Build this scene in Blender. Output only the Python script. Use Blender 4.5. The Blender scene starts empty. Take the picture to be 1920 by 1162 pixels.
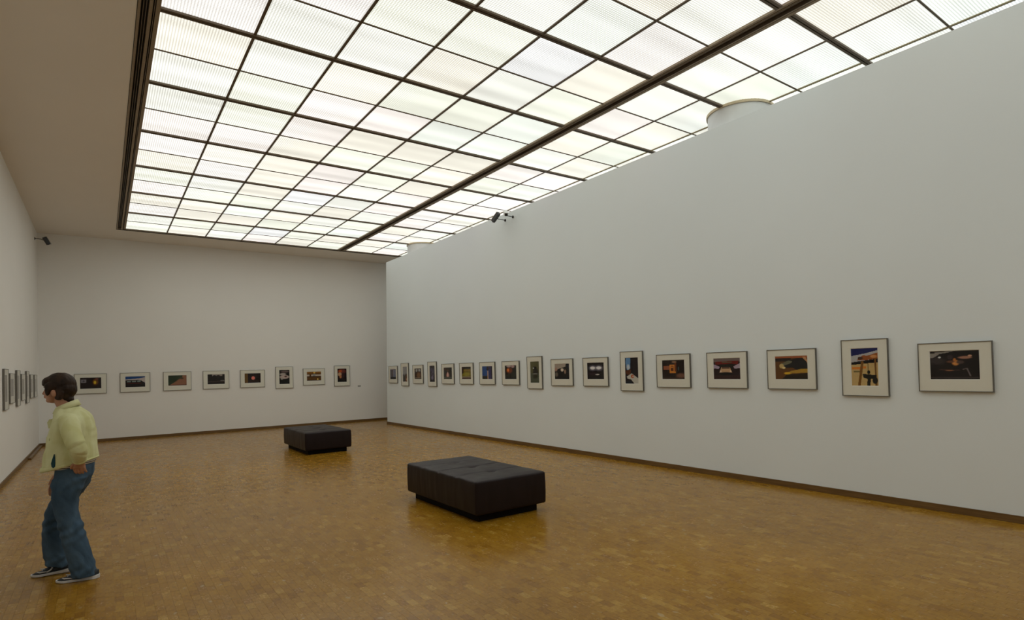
import bpy, bmesh, math, random
import numpy as np
from mathutils import Vector, Matrix, noise
random.seed(7)
scn = bpy.context.scene
COL = scn.collection

# ------------------------------------------------------------------ camera
cd = bpy.data.cameras.new('camera'); cam = bpy.data.objects.new('camera', cd); COL.objects.link(cam)
_right = Vector((0.81453, -0.579534, -0.026088)); _down = Vector((-0.011238, 0.029198, -0.99951)); _fwd = Vector((0.580012, 0.814425, 0.01727))
m3 = Matrix((_right, -_down, -_fwd)).transposed()
cam.matrix_world = Matrix.Translation((0, 0, 1.55)) @ m3.to_4x4()
cd.sensor_width = 36.0; cd.sensor_fit = 'HORIZONTAL'; cd.lens = 1080.134 / 1920 * 36
cd.shift_x = 0.0; cd.shift_y = (671.436 - 581) / 1920
cd.clip_start = 0.05; cd.clip_end = 200
scn.camera = cam
# ------------------------------------------------------------------ world, exposure
w = bpy.data.worlds.new('world'); scn.world = w; w.use_nodes = True
w.node_tree.nodes['Background'].inputs[0].default_value = (0.75, 0.85, 1, 1)
w.node_tree.nodes['Background'].inputs[1].default_value = 0.05
scn.view_settings.view_transform = 'Standard'; scn.view_settings.look = 'None'
scn.view_settings.gamma = 1.0; scn.view_settings.use_curve_mapping = False
scn.view_settings.exposure = 0.0
PANE_LIGHT = 1.05           # radiance of the back-lit ceiling glass

# ------------------------------------------------------------------ helpers
def lin(c):
    return tuple(((v / 255 / 12.92) if v / 255 <= 0.04045 else ((v / 255 + 0.055) / 1.055) ** 2.4) for v in c)

def tag(o, label=None, cat=None, group=None, kind=None):
    if label: o['label'] = label
    if cat: o['category'] = cat
    if group: o['group'] = group
    if kind: o['kind'] = kind
    return o

def empty(name, loc=(0, 0, 0), rz=0.0):
    o = bpy.data.objects.new(name, None); COL.objects.link(o); o.location = loc; o.rotation_euler = (0, 0, rz)
    o.empty_display_size = 0.1
    return o

def link(name, me, parent=None, loc=None, rz=None):
    o = bpy.data.objects.new(name, me); COL.objects.link(o)
    if parent is not None: o.parent = parent
    if loc is not None: o.location = loc
    if rz is not None: o.rotation_euler = (0, 0, rz)
    return o

class MB:
    """collects geometry for ONE mesh"""
    def __init__(s): s.v = []; s.f = []
    def box(s, x0, x1, y0, y1, z0, z1):
        b = len(s.v)
        s.v += [(x0, y0, z0), (x1, y0, z0), (x1, y1, z0), (x0, y1, z0), (x0, y0, z1), (x1, y0, z1), (x1, y1, z1), (x0, y1, z1)]
        s.f += [(b, b+3, b+2, b+1), (b+4, b+5, b+6, b+7), (b, b+1, b+5, b+4), (b+1, b+2, b+6, b+5), (b+2, b+3, b+7, b+6), (b+3, b, b+4, b+7)]
        return s
    def quadbox(s, p, axis_pts):    # 8 explicit points
        b = len(s.v); s.v += axis_pts
        s.f += [(b, b+3, b+2, b+1), (b+4, b+5, b+6, b+7), (b, b+1, b+5, b+4), (b+1, b+2, b+6, b+5), (b+2, b+3, b+7, b+6), (b+3, b, b+4, b+7)]
        return s
    def prism(s, pts, z0, z1):      # pts ccw in xy
        b = len(s.v); n = len(pts)
        s.v += [(x, y, z0) for x, y in pts] + [(x, y, z1) for x, y in pts]
        s.f.append(tuple(b + n - 1 - i for i in range(n))); s.f.append(tuple(b + n + i for i in range(n)))
        for i in range(n):
            j = (i + 1) % n; s.f.append((b+i, b+j, b+n+j, b+n+i))
        return s
    def rings(s, rings, cap=True):
        b = len(s.v); n = len(rings[0])
        for r in rings: s.v += [tuple(p) for p in r]
        for k in range(len(rings) - 1):
            for i in range(n):
                j = (i + 1) % n
                s.f.append((b+k*n+i, b+k*n+j, b+(k+1)*n+j, b+(k+1)*n+i))
        if cap:
            s.f.append(tuple(b + n - 1 - i for i in range(n))); e = b + (len(rings) - 1) * n
            s.f.append(tuple(e + i for i in range(n)))
        return s
    def tube(s, pts, rad, n=16, flat=1.0):
        """pts list of 3-vectors, rad list of radii (or (ra, rb) pairs)"""
        P = [Vector(p) for p in pts]; rings = []
        prev = None
        for i, p in enumerate(P):
            t = (P[min(i+1, len(P)-1)] - P[max(i-1, 0)]).normalized()
            if prev is None:
                a = t.cross(Vector((0, 0, 1)));
                if a.length < 0.2: a = t.cross(Vector((1, 0, 0)))
                a.normalize()
            else:
                a = (prev - t * prev.dot(t)).normalized()
            prev = a; c = t.cross(a)
            r = rad[i] if isinstance(rad[i], tuple) else (rad[i], rad[i] * flat)
            rings.append([p + a * math.cos(2*math.pi*k/n) * r[0] + c * math.sin(2*math.pi*k/n) * r[1] for k in range(n)])
        return s.rings(rings)
    def ell(s, c, r, nu=20, nv=12, tilt=0.0):
        c = Vector(c); rm = Matrix.Rotation(tilt, 3, 'Y'); rings = []
        for j in range(1, nv):
            th = math.pi * j / nv
            rings.append([c + rm @ Vector((r[0]*math.sin(th)*math.cos(2*math.pi*i/nu), r[1]*math.sin(th)*math.sin(2*math.pi*i/nu), -r[2]*math.cos(th))) for i in range(nu)])
        return s.rings(rings)
    def build(s, name, mats, parent=None, loc=None, rz=None, smooth=False, bevel=0, autos=None):
        me = bpy.data.meshes.new(name); me.from_pydata([tuple(v) for v in s.v], [], s.f); me.update()
        bm = bmesh.new(); bm.from_mesh(me)
        if bevel:
            bmesh.ops.bevel(bm, geom=list(bm.edges), offset=bevel, segments=2, affect='EDGES', profile=0.6)
        bmesh.ops.recalc_face_normals(bm, faces=bm.faces); bm.to_mesh(me); bm.free()
        for m in (mats if isinstance(mats, (list, tuple)) else [mats]): me.materials.append(m)
        if smooth: me.polygons.foreach_set('use_smooth', [True] * len(me.polygons))
        return link(name, me, parent, loc, rz)

# ------------------------------------------------------------------ materials
class NT:
    def __init__(s, name):
        s.m = bpy.data.materials.new(name); s.m.use_nodes = True; s.t = s.m.node_tree; s.b = s.t.nodes['Principled BSDF']
    def n(s, typ, **kw):
        nd = s.t.nodes.new(typ)
        for k, v in kw.items():
            if k.startswith('i_'):
                key = k[2:]; key = int(key) if key.isdigit() else key.replace('_', ' ')
                s.set(nd.inputs[key], v)
            else: setattr(nd, k, v)
        return nd
    def set(s, sock, v):
        if isinstance(v, bpy.types.NodeSocket): s.t.links.new(v, sock)
        else: sock.default_value = v
    def math(s, op, a, b=0.0, c=0.0):
        nd = s.t.nodes.new('ShaderNodeMath'); nd.operation = op
        s.set(nd.inputs[0], a); s.set(nd.inputs[1], b)
        if len(nd.inputs) > 2: s.set(nd.inputs[2], c)
        return nd.outputs[0]
    def mix(s, f, a, b, blend='MIX'):
        nd = s.t.nodes.new('ShaderNodeMix'); nd.data_type = 'RGBA'; nd.blend_type = blend
        s.set(nd.inputs['Factor'], f); s.set(nd.inputs[6], a); s.set(nd.inputs[7], b)
        return nd.outputs[2]
    def ramp(s, f, stops, interp='LINEAR'):
        nd = s.t.nodes.new('ShaderNodeValToRGB'); nd.color_ramp.interpolation = interp
        el = nd.color_ramp.elements
        while len(el) < len(stops): el.new(0.5)
        for e, (p, c) in zip(el, stops): e.position = p; e.color = (*c[:3], 1)
        s.set(nd.inputs[0], f); return nd.outputs[0]
    def bump(s, h, strength=0.2, dist=0.01):
        nd = s.n('ShaderNodeBump', i_Strength=strength, i_Distance=dist); s.set(nd.inputs['Height'], h)
        s.set(s.b.inputs['Normal'], nd.outputs[0])

def plain(name, col, rough=0.6, metal=0.0, noise_amt=0.06, scale=30, bump=0.0, spec=0.5):
    t = NT(name)
    co = t.n('ShaderNodeTexCoord').outputs['Object']
    nz = t.n('ShaderNodeTexNoise', i_Scale=scale, i_Detail=4.0); t.set(nz.inputs['Vector'], co)
    d = tuple(c * (1 - noise_amt) for c in col); u = tuple(min(1, c * (1 + noise_amt)) for c in col)
    t.set(t.b.inputs['Base Color'], t.ramp(nz.outputs[0], [(0.3, d), (0.7, u)]))
    t.b.inputs['Roughness'].default_value = rough; t.b.inputs['Metallic'].default_value = metal
    t.b.inputs['Specular IOR Level'].default_value = spec
    if bump: t.bump(nz.outputs[0], bump, 0.005)
    return t.m

def wall_mat(name, col):
    t = NT(name)
    co = t.n('ShaderNodeNewGeometry').outputs['Position']
    n1 = t.n('ShaderNodeTexNoise', i_Scale=0.7, i_Detail=3.0); t.set(n1.inputs['Vector'], co)
    n2 = t.n('ShaderNodeTexNoise', i_Scale=90.0, i_Detail=5.0); t.set(n2.inputs['Vector'], co)
    t.set(t.b.inputs['Base Color'], t.ramp(n1.outputs[0], [(0.3, tuple(c*0.975 for c in col)), (0.7, col)]))
    t.b.inputs['Roughness'].default_value = 0.85; t.b.inputs['Specular IOR Level'].default_value = 0.25
    t.bump(n2.outputs[0], 0.12, 0.003)
    return t.m
M_wall = wall_mat('white_wall_paint', (0.905, 0.90, 0.88))
M_wall_cool = wall_mat('white_wall_paint_cool_light', (0.86, 0.925, 0.96))  # bluish tint puts a cooler light into the colour, offsetting the cream panes
M_ceil = wall_mat('ceiling_plaster', (0.88, 0.835, 0.77))
M_bronze = plain('bronze_anodised_metal', (0.135, 0.10, 0.066), 0.5, 0.3, 0.08)
M_bronze_fin = plain('worn_bronze_fin', (0.22, 0.18, 0.14), 0.45, 0.4, 0.08)
M_rail = plain('rail_bronze', (0.30, 0.235, 0.16), 0.5, 0.25, 0.08)
M_black = plain('black_track', (0.008, 0.008, 0.008), 0.7)
M_ledge = plain('light_bronze_bar', (0.30, 0.24, 0.13), 0.5, 0.1, 0.06)
M_frame = plain('pewter_frame_metal', (0.20, 0.19, 0.17), 0.38, 0.85, 0.08, 60)
M_mat = plain('cream_mount_board', (0.86, 0.835, 0.76), 0.9, 0, 0.015, 80)
M_bevel = plain('white_bevel_cut', (0.93, 0.91, 0.88), 0.9)
M_back = plain('frame_backing', (0.25, 0.2, 0.15), 0.9)
M_white_metal = plain('white_lacquered_metal', (0.7, 0.71, 0.7), 0.4)
M_dark_plastic = plain('dark_plastic', (0.02, 0.02, 0.022), 0.35)
M_wrap = plain('white_column_plaster', (0.76, 0.77, 0.78), 0.75, 0, 0.03, 6, 0.25)
M_collar = plain('cream_collar', (0.62, 0.52, 0.36), 0.6)
M_card = plain('grey_caption_card', (0.62, 0.62, 0.60), 0.8)
M_print_grey = plain('grey_caption_ink', (0.16, 0.16, 0.15), 0.8)

def glass_mat():
    t = NT('picture_glass'); t.t.nodes.remove(t.b)
    out = [n for n in t.t.nodes if n.type == 'OUTPUT_MATERIAL'][0]
    tr = t.n('ShaderNodeBsdfTransparent'); tr.inputs[0].default_value = (0.985, 0.99, 0.985, 1)
    gl = t.n('ShaderNodeBsdfGlossy', i_Roughness=0.03); fr = t.n('ShaderNodeFresnel', i_IOR=1.3)
    mx = t.n('ShaderNodeMixShader'); t.set(mx.inputs[0], fr.outputs[0]); t.set(mx.inputs[1], tr.outputs[0]); t.set(mx.inputs[2], gl.outputs[0])
    bf = t.n('ShaderNodeNewGeometry').outputs['Backfacing']
    t.set(mx.inputs[0], t.math('MULTIPLY', fr.outputs[0], t.math('SUBTRACT', 1.0, bf)))
    t.set(out.inputs[0], mx.outputs[0]); return t.m
M_glass = glass_mat()

def print_mat():
    t = NT('photographic_print'); a = t.n('ShaderNodeVertexColor', layer_name='ink')
    t.set(t.b.inputs['Base Color'], a.outputs[0]); t.b.inputs['Roughness'].default_value = 0.35
    t.b.inputs['Specular IOR Level'].default_value = 0.2
    return t.m
M_print = print_mat()

BW, BL = 0.055, 0.105            # wood block size
def floor_mat():
    t = NT('end_grain_oak_block_floor')
    g = t.n('ShaderNodeNewGeometry').outputs['Position']
    sp = t.n('ShaderNodeSeparateXYZ'); t.set(sp.inputs[0], g)
    cx = t.math('FLOOR', t.math('DIVIDE', sp.outputs[0], BW))
    off = t.math('FRACT', t.math('MULTIPLY', cx, 0.3819))
    cy = t.math('FLOOR', t.math('ADD', t.math('DIVIDE', sp.outputs[1], BL), off))
    cb = t.n('ShaderNodeCombineXYZ'); t.set(cb.inputs[0], cx); t.set(cb.inputs[1], cy)
    wn = t.n('ShaderNodeTexWhiteNoise', noise_dimensions='3D'); t.set(wn.inputs['Vector'], cb.outputs[0])
    sc = t.n('ShaderNodeSeparateXYZ'); t.set(sc.inputs[0], wn.outputs['Color'])
    col = t.ramp(wn.outputs['Value'], [(0.0, (0.265, 0.124, 0.009)), (0.12, (0.312, 0.153, 0.011)), (0.5, (0.334, 0.169, 0.013)), (0.88, (0.354, 0.184, 0.017)), (1.0, (0.42, 0.24, 0.036))])
    # end grain figure
    mp = t.n('ShaderNodeMapping'); t.set(mp.inputs[0], g); mp.inputs['Scale'].default_value = (60, 26, 1)
    n1 = t.n('ShaderNodeTexNoise', i_Scale=1.0, i_Detail=6.0, i_Roughness=0.65); t.set(n1.inputs['Vector'], mp.outputs[0])
    col = t.mix(0.75, col, t.ramp(n1.outputs[0], [(0.28, (0.62, 0.58, 0.5)), (0.5, (1, 1, 1)), (0.72, (1.3, 1.32, 1.4))]), 'MULTIPLY')
    # scattered pale flecks and dark scuffs
    mp2 = t.n('ShaderNodeMapping'); t.set(mp2.inputs[0], g); mp2.inputs['Scale'].default_value = (18, 11, 1)
    n2 = t.n('ShaderNodeTexNoise', i_Scale=1.0, i_Detail=2.0); t.set(n2.inputs['Vector'], mp2.outputs[0])
    col = t.mix(t.ramp(n2.outputs[0], [(0.67, (0, 0, 0)), (0.74, (0.55, 0.55, 0.55))]), col, (0.52, 0.41, 0.23, 1))
    col = t.mix(t.ramp(n2.outputs[0], [(0.24, (0.32, 0.32, 0.32)), (0.32, (0, 0, 0))]), col, (0.085, 0.046, 0.014, 1))
    n3 = t.n('ShaderNodeTexNoise', i_Scale=0.55, i_Detail=3.0); t.set(n3.inputs['Vector'], g)
    col = t.mix(1.0, col, t.ramp(n3.outputs[0], [(0.3, (0.84, 0.82, 0.80)), (0.7, (1.08, 1.08, 1.1))]), 'MULTIPLY')
    t.set(t.b.inputs['Base Color'], col)
    r = t.math('ADD', t.math('MULTIPLY', sc.outputs[1], 0.08), t.math('MULTIPLY', n1.outputs[0], 0.16))
    t.set(t.b.inputs['Roughness'], t.math('ADD', r, 0.11))
    t.b.inputs['Specular IOR Level'].default_value = 0.27
    hb = t.math('ADD', t.math('MULTIPLY', n1.outputs[0], 0.5), t.math('MULTIPLY', n2.outputs[0], 0.5))
    t.bump(hb, 0.10, 0.0025)
    return t.m
M_floor = floor_mat()

def oak_mat():
    t = NT('brown_oak_skirting'); g = t.n('ShaderNodeNewGeometry').outputs['Position']
    mp = t.n('ShaderNodeMapping'); t.set(mp.inputs[0], g); mp.inputs['Scale'].default_value = (3, 3, 60)
    n1 = t.n('ShaderNodeTexNoise', i_Scale=1.0, i_Detail=5.0); t.set(n1.inputs['Vector'], mp.outputs[0])
    t.set(t.b.inputs['Base Color'], t.ramp(n1.outputs[0], [(0.3, (0.115, 0.058, 0.016)), (0.7, (0.20, 0.112, 0.034))]))
    t.b.inputs['Roughness'].default_value = 0.4
    return t.m
M_oak = oak_mat()

def pane_mat():
    """back-lit prismatic glass: it gives off light; ribs, lamp bands and each pane's own tint modulate it"""
    t = NT('backlit_prismatic_glass')
    g = t.n('ShaderNodeNewGeometry').outputs['Position']
    oi = t.n('ShaderNodeObjectInfo').outputs['Random']
    tint = t.ramp(oi, [(0.0, (0.985, 0.965, 0.86)), (0.22, (0.945, 0.985, 0.87)), (0.42, (0.955, 0.985, 0.92)), (0.58, (0.985, 0.945, 0.91)), (0.72, (0.92, 0.985, 0.92)), (0.86, (0.97, 0.955, 0.93)), (0.95, (0.95, 0.98, 1.0))], 'CONSTANT')
    sp = t.n('ShaderNodeSeparateXYZ'); t.set(sp.inputs[0], g)
    K = 2 * math.pi / 0.0262
    sx = t.math('SINE', t.math('MULTIPLY', sp.outputs[0], K)); sy = t.math('SINE', t.math('MULTIPLY', sp.outputs[1], K))
    sx = t.math('MULTIPLY_ADD', sx, 0.5, 0.5); sy = t.math('MULTIPLY_ADD', sy, 0.5, 0.5)
    lat = t.math('MULTIPLY', t.math('POWER', sx, 0.7), t.math('POWER', sy, 0.7))
    lat = t.math('MULTIPLY_ADD', lat, 0.90, 0.67)
    # lamp bands running across the room (parallel to X)
    mp = t.n('ShaderNodeMapping'); t.set(mp.inputs[0], g); mp.inputs['Scale'].default_value = (0.35, 2.6, 1)
    n1 = t.n('ShaderNodeTexNoise', i_Scale=1.0, i_Detail=2.0); t.set(n1.inputs['Vector'], mp.outputs[0])
    bands = t.math('MULTIPLY_ADD', n1.outputs[0], 0.62, 0.60)
    tube = t.math('SINE', t.math('MULTIPLY', sp.outputs[1], 2*math.pi/0.4125))
    bands = t.math('ADD', bands, t.math('MULTIPLY', tube, 0.06))
    own = t.math('MULTIPLY_ADD', t.math('FRACT', t.math('MULTIPLY', oi, 17.3)), 0.14, 0.90)
    e = t.math('MULTIPLY', t.math('MULTIPLY', lat, bands), own)
    t.set(t.b.inputs['Emission Color'], tint); t.set(t.b.inputs['Emission Strength'], t.math('MULTIPLY', e, PANE_LIGHT))
    t.b.inputs['Base Color'].default_value = (0.6, 0.62, 0.58, 1); t.b.inputs['Roughness'].default_value = 0.4
    t.b.inputs['Specular IOR Level'].default_value = 0.2
    return t.m
M_pane = pane_mat()

def leather_mat():
    t = NT('dark_brown_leather'); co = t.n('ShaderNodeTexCoord').outputs['Object']
    n1 = t.n('ShaderNodeTexNoise', i_Scale=5.0, i_Detail=4.0); t.set(n1.inputs['Vector'], co)
    v = t.n('ShaderNodeTexVoronoi', i_Scale=240.0); t.set(v.inputs['Vector'], co)
    t.set(t.b.inputs['Base Color'], t.ramp(n1.outputs[0], [(0.3, (0.0055, 0.0028, 0.0030)), (0.7, (0.0095, 0.0048, 0.0052))]))
    t.set(t.b.inputs['Roughness'], t.math('MULTIPLY_ADD', n1.outputs[0], 0.2, 0.36))
    t.b.inputs['Specular IOR Level'].default_value = 0.30; t.b.inputs['Specular Tint'].default_value = (1.0, 0.90, 0.95, 1)
    t.bump(v.outputs[0], 0.15, 0.001); return t.m
M_leather = leather_mat()
M_plinth = plain('black_bench_plinth', (0.0045, 0.003, 0.003), 0.7, spec=0.12)

# ------------------------------------------------------------------ room shell
XL, XR, XO = -1.2245, 6.87, 8.60      # left wall, face of the long right wall, outer wall behind it
YF, YB = 17.55, -4.0
ZC = 5.053
def struct(name, mb, mat, **kw):
    o = mb.build(name, mat, **kw); o['kind'] = 'structure'; return o

YN = 9.2    # modelled blocks up to here, beyond it the material alone carries the pattern
fl = MB(); fl.box(XL - .2, XO + .2, YN, YF + .2, -0.06, 0.0); fl.box(XL - .2, XO + .2, YB - .2, YN, -0.06, -0.004)
floor = struct('floor', fl, M_floor)
struct('wall_left', MB().box(XL - .2, XL, YB - .2, YF + .2, -0.06, ZC + .3), M_wall)
struct('wall_far', MB().box(XL, XO, YF, YF + .2, -0.06, ZC + .3), M_wall)
struct('wall_back', MB().box(XL, XO, YB - .2, YB, -0.06, ZC + .3), M_wall)
struct('wall_outer', MB().box(XO, XO + .2, YB - .2, YF + .2, -0.06, ZC + .3), M_wall)
# the long free-standing wall on the right: lower than the ceiling, ends before the far wall
ZT = 4.765; TH = 0.085
pw = MB(); pw.quadbox(None, [(XR, -2.5, 0), (XR + TH, -2.5, 0), (XR + TH, 16.09, 0), (XR, 16.09, 0),
                             (XR, -2.5, ZT), (XR + TH, -2.5, ZT), (XR + TH, 15.93, ZT), (XR, 15.93, ZT)])
struct('wall_right', pw, M_wall_cool)
# ceiling plaster round the glazed opening
SX0, SX1 = 0.306, 8.215; SY0, SY1 = -3.66, 16.335
cm = MB(); cm.box(XL, SX0, YB, YF, ZC, ZC + .25); cm.box(SX0, XO, SY1, YF, ZC, ZC + .25)
cm.box(SX1, XO, YB, SY1, ZC, ZC + .25); cm.box(SX0, SX1, YB, SY0, ZC, ZC + .25)
struct('ceiling', cm, M_ceil)
# slab above the glass so that the light well is closed
struct('ceiling_slab', MB().box(XL - .2, XO + .2, YB - .2, YF + .2, ZC + .30, ZC + .42), M_ceil)
# skirting
bh, bt = 0.07, 0.016
struct('baseboard_left', MB().box(XL, XL + bt, YB, YF, 0, bh), M_oak, bevel=0.002)
struct('baseboard_far', MB().box(XL + bt, XO, YF - bt, YF, 0, bh), M_oak, bevel=0.002)
bb = MB(); bb.box(XR - bt, XR, -2.5, 16.09 + bt, 0, bh)
struct('baseboard_right', bb, M_oak, bevel=0.002)
struct('trim_1', MB().box(XR, XR + TH, 16.09, 16.09 + bt, 0, bh), M_oak, bevel=0.002)

# ------------------------------------------------------------------ wooden floor blocks
def off_of(cx): v = cx * 0.3819; return v - math.floor(v)
def px_of(x, y, z):
    d = Vector((x, y, z - 1.55)); zc = d.dot(_fwd)
    if zc < 0.3: return None
    return 960 + 1080.134 * d.dot(_right) / zc, 671.436 + 1080.134 * d.dot(_down) / zc, zc
blocks = []
for cx in range(math.floor(XL / BW), math.floor((XR - bt) / BW) + 1):
    o = off_of(cx)
    for k in range(int(-2.2 / BL), int(YN / BL) + 2):
        y0 = (k - o) * BL
        x0 = cx * BW
        if y0 >= YN - .003: continue
        p = px_of(x0 + BW/2, y0 + BL/2, 0); a = 0
        if y0 + BL > YN or x0 < XL + bt or x0 + BW > XR - bt: p = None
        if p and 4 < p[0] < 1916 and p[1] < 1158: a = 1.0 / p[2] ** 3
        blocks.append((a, x0, y0))
blocks.sort(reverse=True)
gp = 0.0004
rs = random.Random(3)
def block_geo(mb, x0, y0, dz, tx, ty, clip=False):
    b = len(mb.v); xa, xb, ya, yb = x0 + gp, x0 + BW - gp, y0 + gp, min(y0 + BL - gp, YN)
    if clip: xa = max(xa, XL + bt - .004); xb = min(xb, XR - bt + .004)
    def z(x, y): return dz + (x - x0 - BW/2) * tx + (y - y0 - BL/2) * ty
    mb.v += [(xa, ya, -0.004), (xb, ya, -0.004), (xb, yb, -0.004), (xa, yb, -0.004), (xa, ya, z(xa, ya)), (xb, ya, z(xb, ya)), (xb, yb, z(xb, yb)), (xa, yb, z(xa, yb))]
    mb.f += [(b+4, b+5, b+6, b+7), (b, b+1, b+5, b+4), (b+1, b+2, b+6, b+5), (b+2, b+3, b+7, b+6), (b+3, b, b+4, b+7), (b, b+3, b+2, b+1)]
variants = []
for i in range(16):
    mb = MB(); block_geo(mb, -BW/2, -BL/2, rs.uniform(-.0005, 0), rs.uniform(-.004, .004), rs.uniform(-.0025, .0025))
    me = bpy.data.meshes.new('wood_block'); me.from_pydata(mb.v, [], mb.f); me.materials.append(M_floor); variants.append(me)
for a, x0, y0 in blocks[:300]:
    o = bpy.data.objects.new('wood_block', variants[rs.randrange(16)]); o.location = (x0 + BW/2, y0 + BL/2, 0); o.parent = floor; COL.objects.link(o)
rest = MB()
for a, x0, y0 in blocks[300:]:
    block_geo(rest, x0, y0, rs.uniform(-.0005, 0), rs.uniform(-.004, .004), rs.uniform(-.0025, .0025), True)
me = bpy.data.meshes.new('wood_block_field'); me.from_pydata(rest.v, [], rest.f); me.materials.append(M_floor)
fo = link('wood_block_field', me, floor); fo['kind'] = 'stuff'

# ------------------------------------------------------------------ glazed ceiling
PX, PY = 0.8345, 0.825
Y0 = 16.225                       # far edge of the first row
ROWS = 24
sky = empty('luminous_glass_ceiling', (0, 0, ZC))
tag(sky, 'wide backlit ceiling of square frosted panes in a dark bronze grid', 'skylight')
# pane columns: (x0, x1)
cols = [(0.494 + i * PX, 0.494 + (i + 1) * PX) for i in range(6)]
XB0, XB1 = 5.523, 5.745
cols[5] = (cols[5][0], XB0)
BR = 7.402                        # bar over the free-standing wall line
cols += [(XB1, 6.553), (6.553, BR), (BR, 8.19)]
CR = 0.44; CYS = [Y0 - 14 * PY, Y0 - 2 * PY]
def pane_pts(x0, x1, y0, y1):
    """rectangle, with a quarter circle cut where a column passes through"""
    pts = []
    for (x, y, a0) in ((x0, y0, 90), (x1, y0, 180), (x1, y1, 270), (x0, y1, 0)):
        hit = None
        for cy in CYS:
            if abs(x - BR) < 0.03 and abs(y - cy) < 0.03: hit = cy
        if hit is None: pts.append((x, y))
        else:
            # ccw polygon: enter on the incoming edge, leave on the outgoing one
            r = CR + 0.012
            n = 10
            quad = {90: (90, 0), 180: (180, 90), 270: (270, 180), 0: (360, 270)}[a0]
            for k in range(n + 1):
                a = math.radians(quad[0] + (quad[1] - quad[0]) * k / n)
                pts.append((BR + r * math.cos(a), hit + r * math.sin(a)))
    return pts
pane_meshes = {}
ZG = 0.022
for ci, (xa, xb) in enumerate(cols):
    for j in range(ROWS):
        y1 = Y0 - j * PY; y0 = y1 - PY
        p = pane_pts(xa, xb, y0, y1)
        if len(p) == 4:
            key = round(xb - xa, 4)
            if key not in pane_meshes:
                mb = MB(); mb.box(-(xb-xa)/2 + .004, (xb-xa)/2 - .004, -PY/2 + .004, PY/2 - .004, 0, 0.008)
                me = bpy.data.meshes.new('glass_pane'); me.from_pydata(mb.v, [], mb.f); me.materials.append(M_pane); pane_meshes[key] = me
            o = link('glass_pane', pane_meshes[key], sky, ((xa+xb)/2, (y0+y1)/2, ZG))
        else:
            cx, cy = (xa+xb)/2, (y0+y1)/2
            mb = MB(); mb.prism([(x - cx, y - cy) for x, y in p], 0, 0.008)
            o = mb.build('glass_pane', M_pane, sky, (cx, cy, ZG))
# bars. heights are relative to ZC (their undersides sit at the plaster level)
def bar(x0, x1, y0, y1, z0=0.011, z1=0.021, mat=M_bronze, name='glazing_bar'):
    return MB().box(x0, x1, y0, y1, z0, z1).build(name, mat, sky, bevel=0.0015)
yE0, yE1 = Y0 - ROWS * PY, Y0
def spans(y):   # x spans of a crosswise bar, interrupted by beam and columns
    s = [(0.494, XB0)]
    if any(abs(y - cy) < 0.05 for cy in CYS): s += [(XB1, BR - CR - .012), (BR + CR + .012, 8.19)]
    else: s += [(XB1, 8.19)]
    return s
for j in range(1, ROWS):
    y = Y0 - j * PY
    for xa, xb in spans(y):
        if j % 2 == 0:      # main beams: two flanges either side of a dark slot
            b = MB(); b.box(xa, xb, y - .034, y - .006, -.001, .021); b.box(xa, xb, y + .006, y + .034, -.001, .021)
            o = b.build('crosswise_beam', M_bronze, sky)
            MB().box(xa, xb, y - .006, y + .006, .014, .021).build('slot', M_black, o)
        else: bar(xa, xb, y - .010, y + .010)
for i in range(1, 6):
    x = cols[i][0]; bar(x - .014, x + .014, yE0, yE1, .007, .0205)
bar(6.553 - .011, 6.553 + .011, yE0, yE1, .009, .0205)
# bar over the wall line, interrupted by the columns
ys = [yE0, CYS[0] - CR - .012, CYS[0] + CR + .012, CYS[1] - CR - .012, CYS[1] + CR + .012, yE1]
for a, b in ((0, 1), (2, 3), (4, 5)): bar(BR - .014, BR + .014, ys[a], ys[b], .007, .0205, M_ledge)
# far and near edge bars
MB().box(SX0, SX1, yE1, SY1, 0.0, .03).build('edge_bar', M_bronze, sky)
MB().box(SX0, SX1, SY1 - .035, SY1, -.004, .0).build('edge_bar', M_black, sky)
MB().box(SX0, SX1, SY0, yE0, 0.0, .03).build('edge_bar', M_bronze, sky)
MB().box(8.19, SX1, yE0, yE1, 0.0, .03).build('edge_bar', M_bronze, sky)
# lighting track rails: profile strips along Y with recessed black channels
def rail(name, strips, back):
    o = MB().box(back[0], back[1], SY0, SY1 - .02, .045, .06).build(name, M_black, sky)
    for x0, x1, z0, mat, nm in strips:
        MB().box(x0, x1, SY0, SY1 - .02, z0, .045).build(nm, mat, o)
    return o
rail('track_rail', [(.306, .312, -.003, M_black, 'rail_edge'), (.312, .336, -.002, M_rail, 'rail_flange'), (.356, .361, .014, M_bronze_fin, 'rail_fin'), (.380, .385, .014, M_bronze_fin, 'rail_fin'),
                    (.402, .431, -.002, M_rail, 'rail_flange'), (.443, .448, .002, M_bronze_fin, 'rail_fin'), (.457, .494, 0, M_rail, 'rail_flange')], (.306, .494))
rail('track_rail', [(5.523, 5.553, 0, M_rail, 'rail_flange'), (5.564, 5.576, -.002, M_rail, 'rail_flange'), (5.576, 5.584, -.006, M_bronze_fin, 'rail_fin'),
                    (5.610, 5.614, .022, M_bronze_fin, 'rail_fin'), (5.636, 5.640, .022, M_bronze_fin, 'rail_fin'),
                    (5.662, 5.670, -.006, M_bronze_fin, 'rail_fin'), (5.670, 5.690, -.002, M_rail, 'rail_flange'), (5.702, 5.745, 0, M_rail, 'rail_flange')], (5.523, 5.745))

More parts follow.
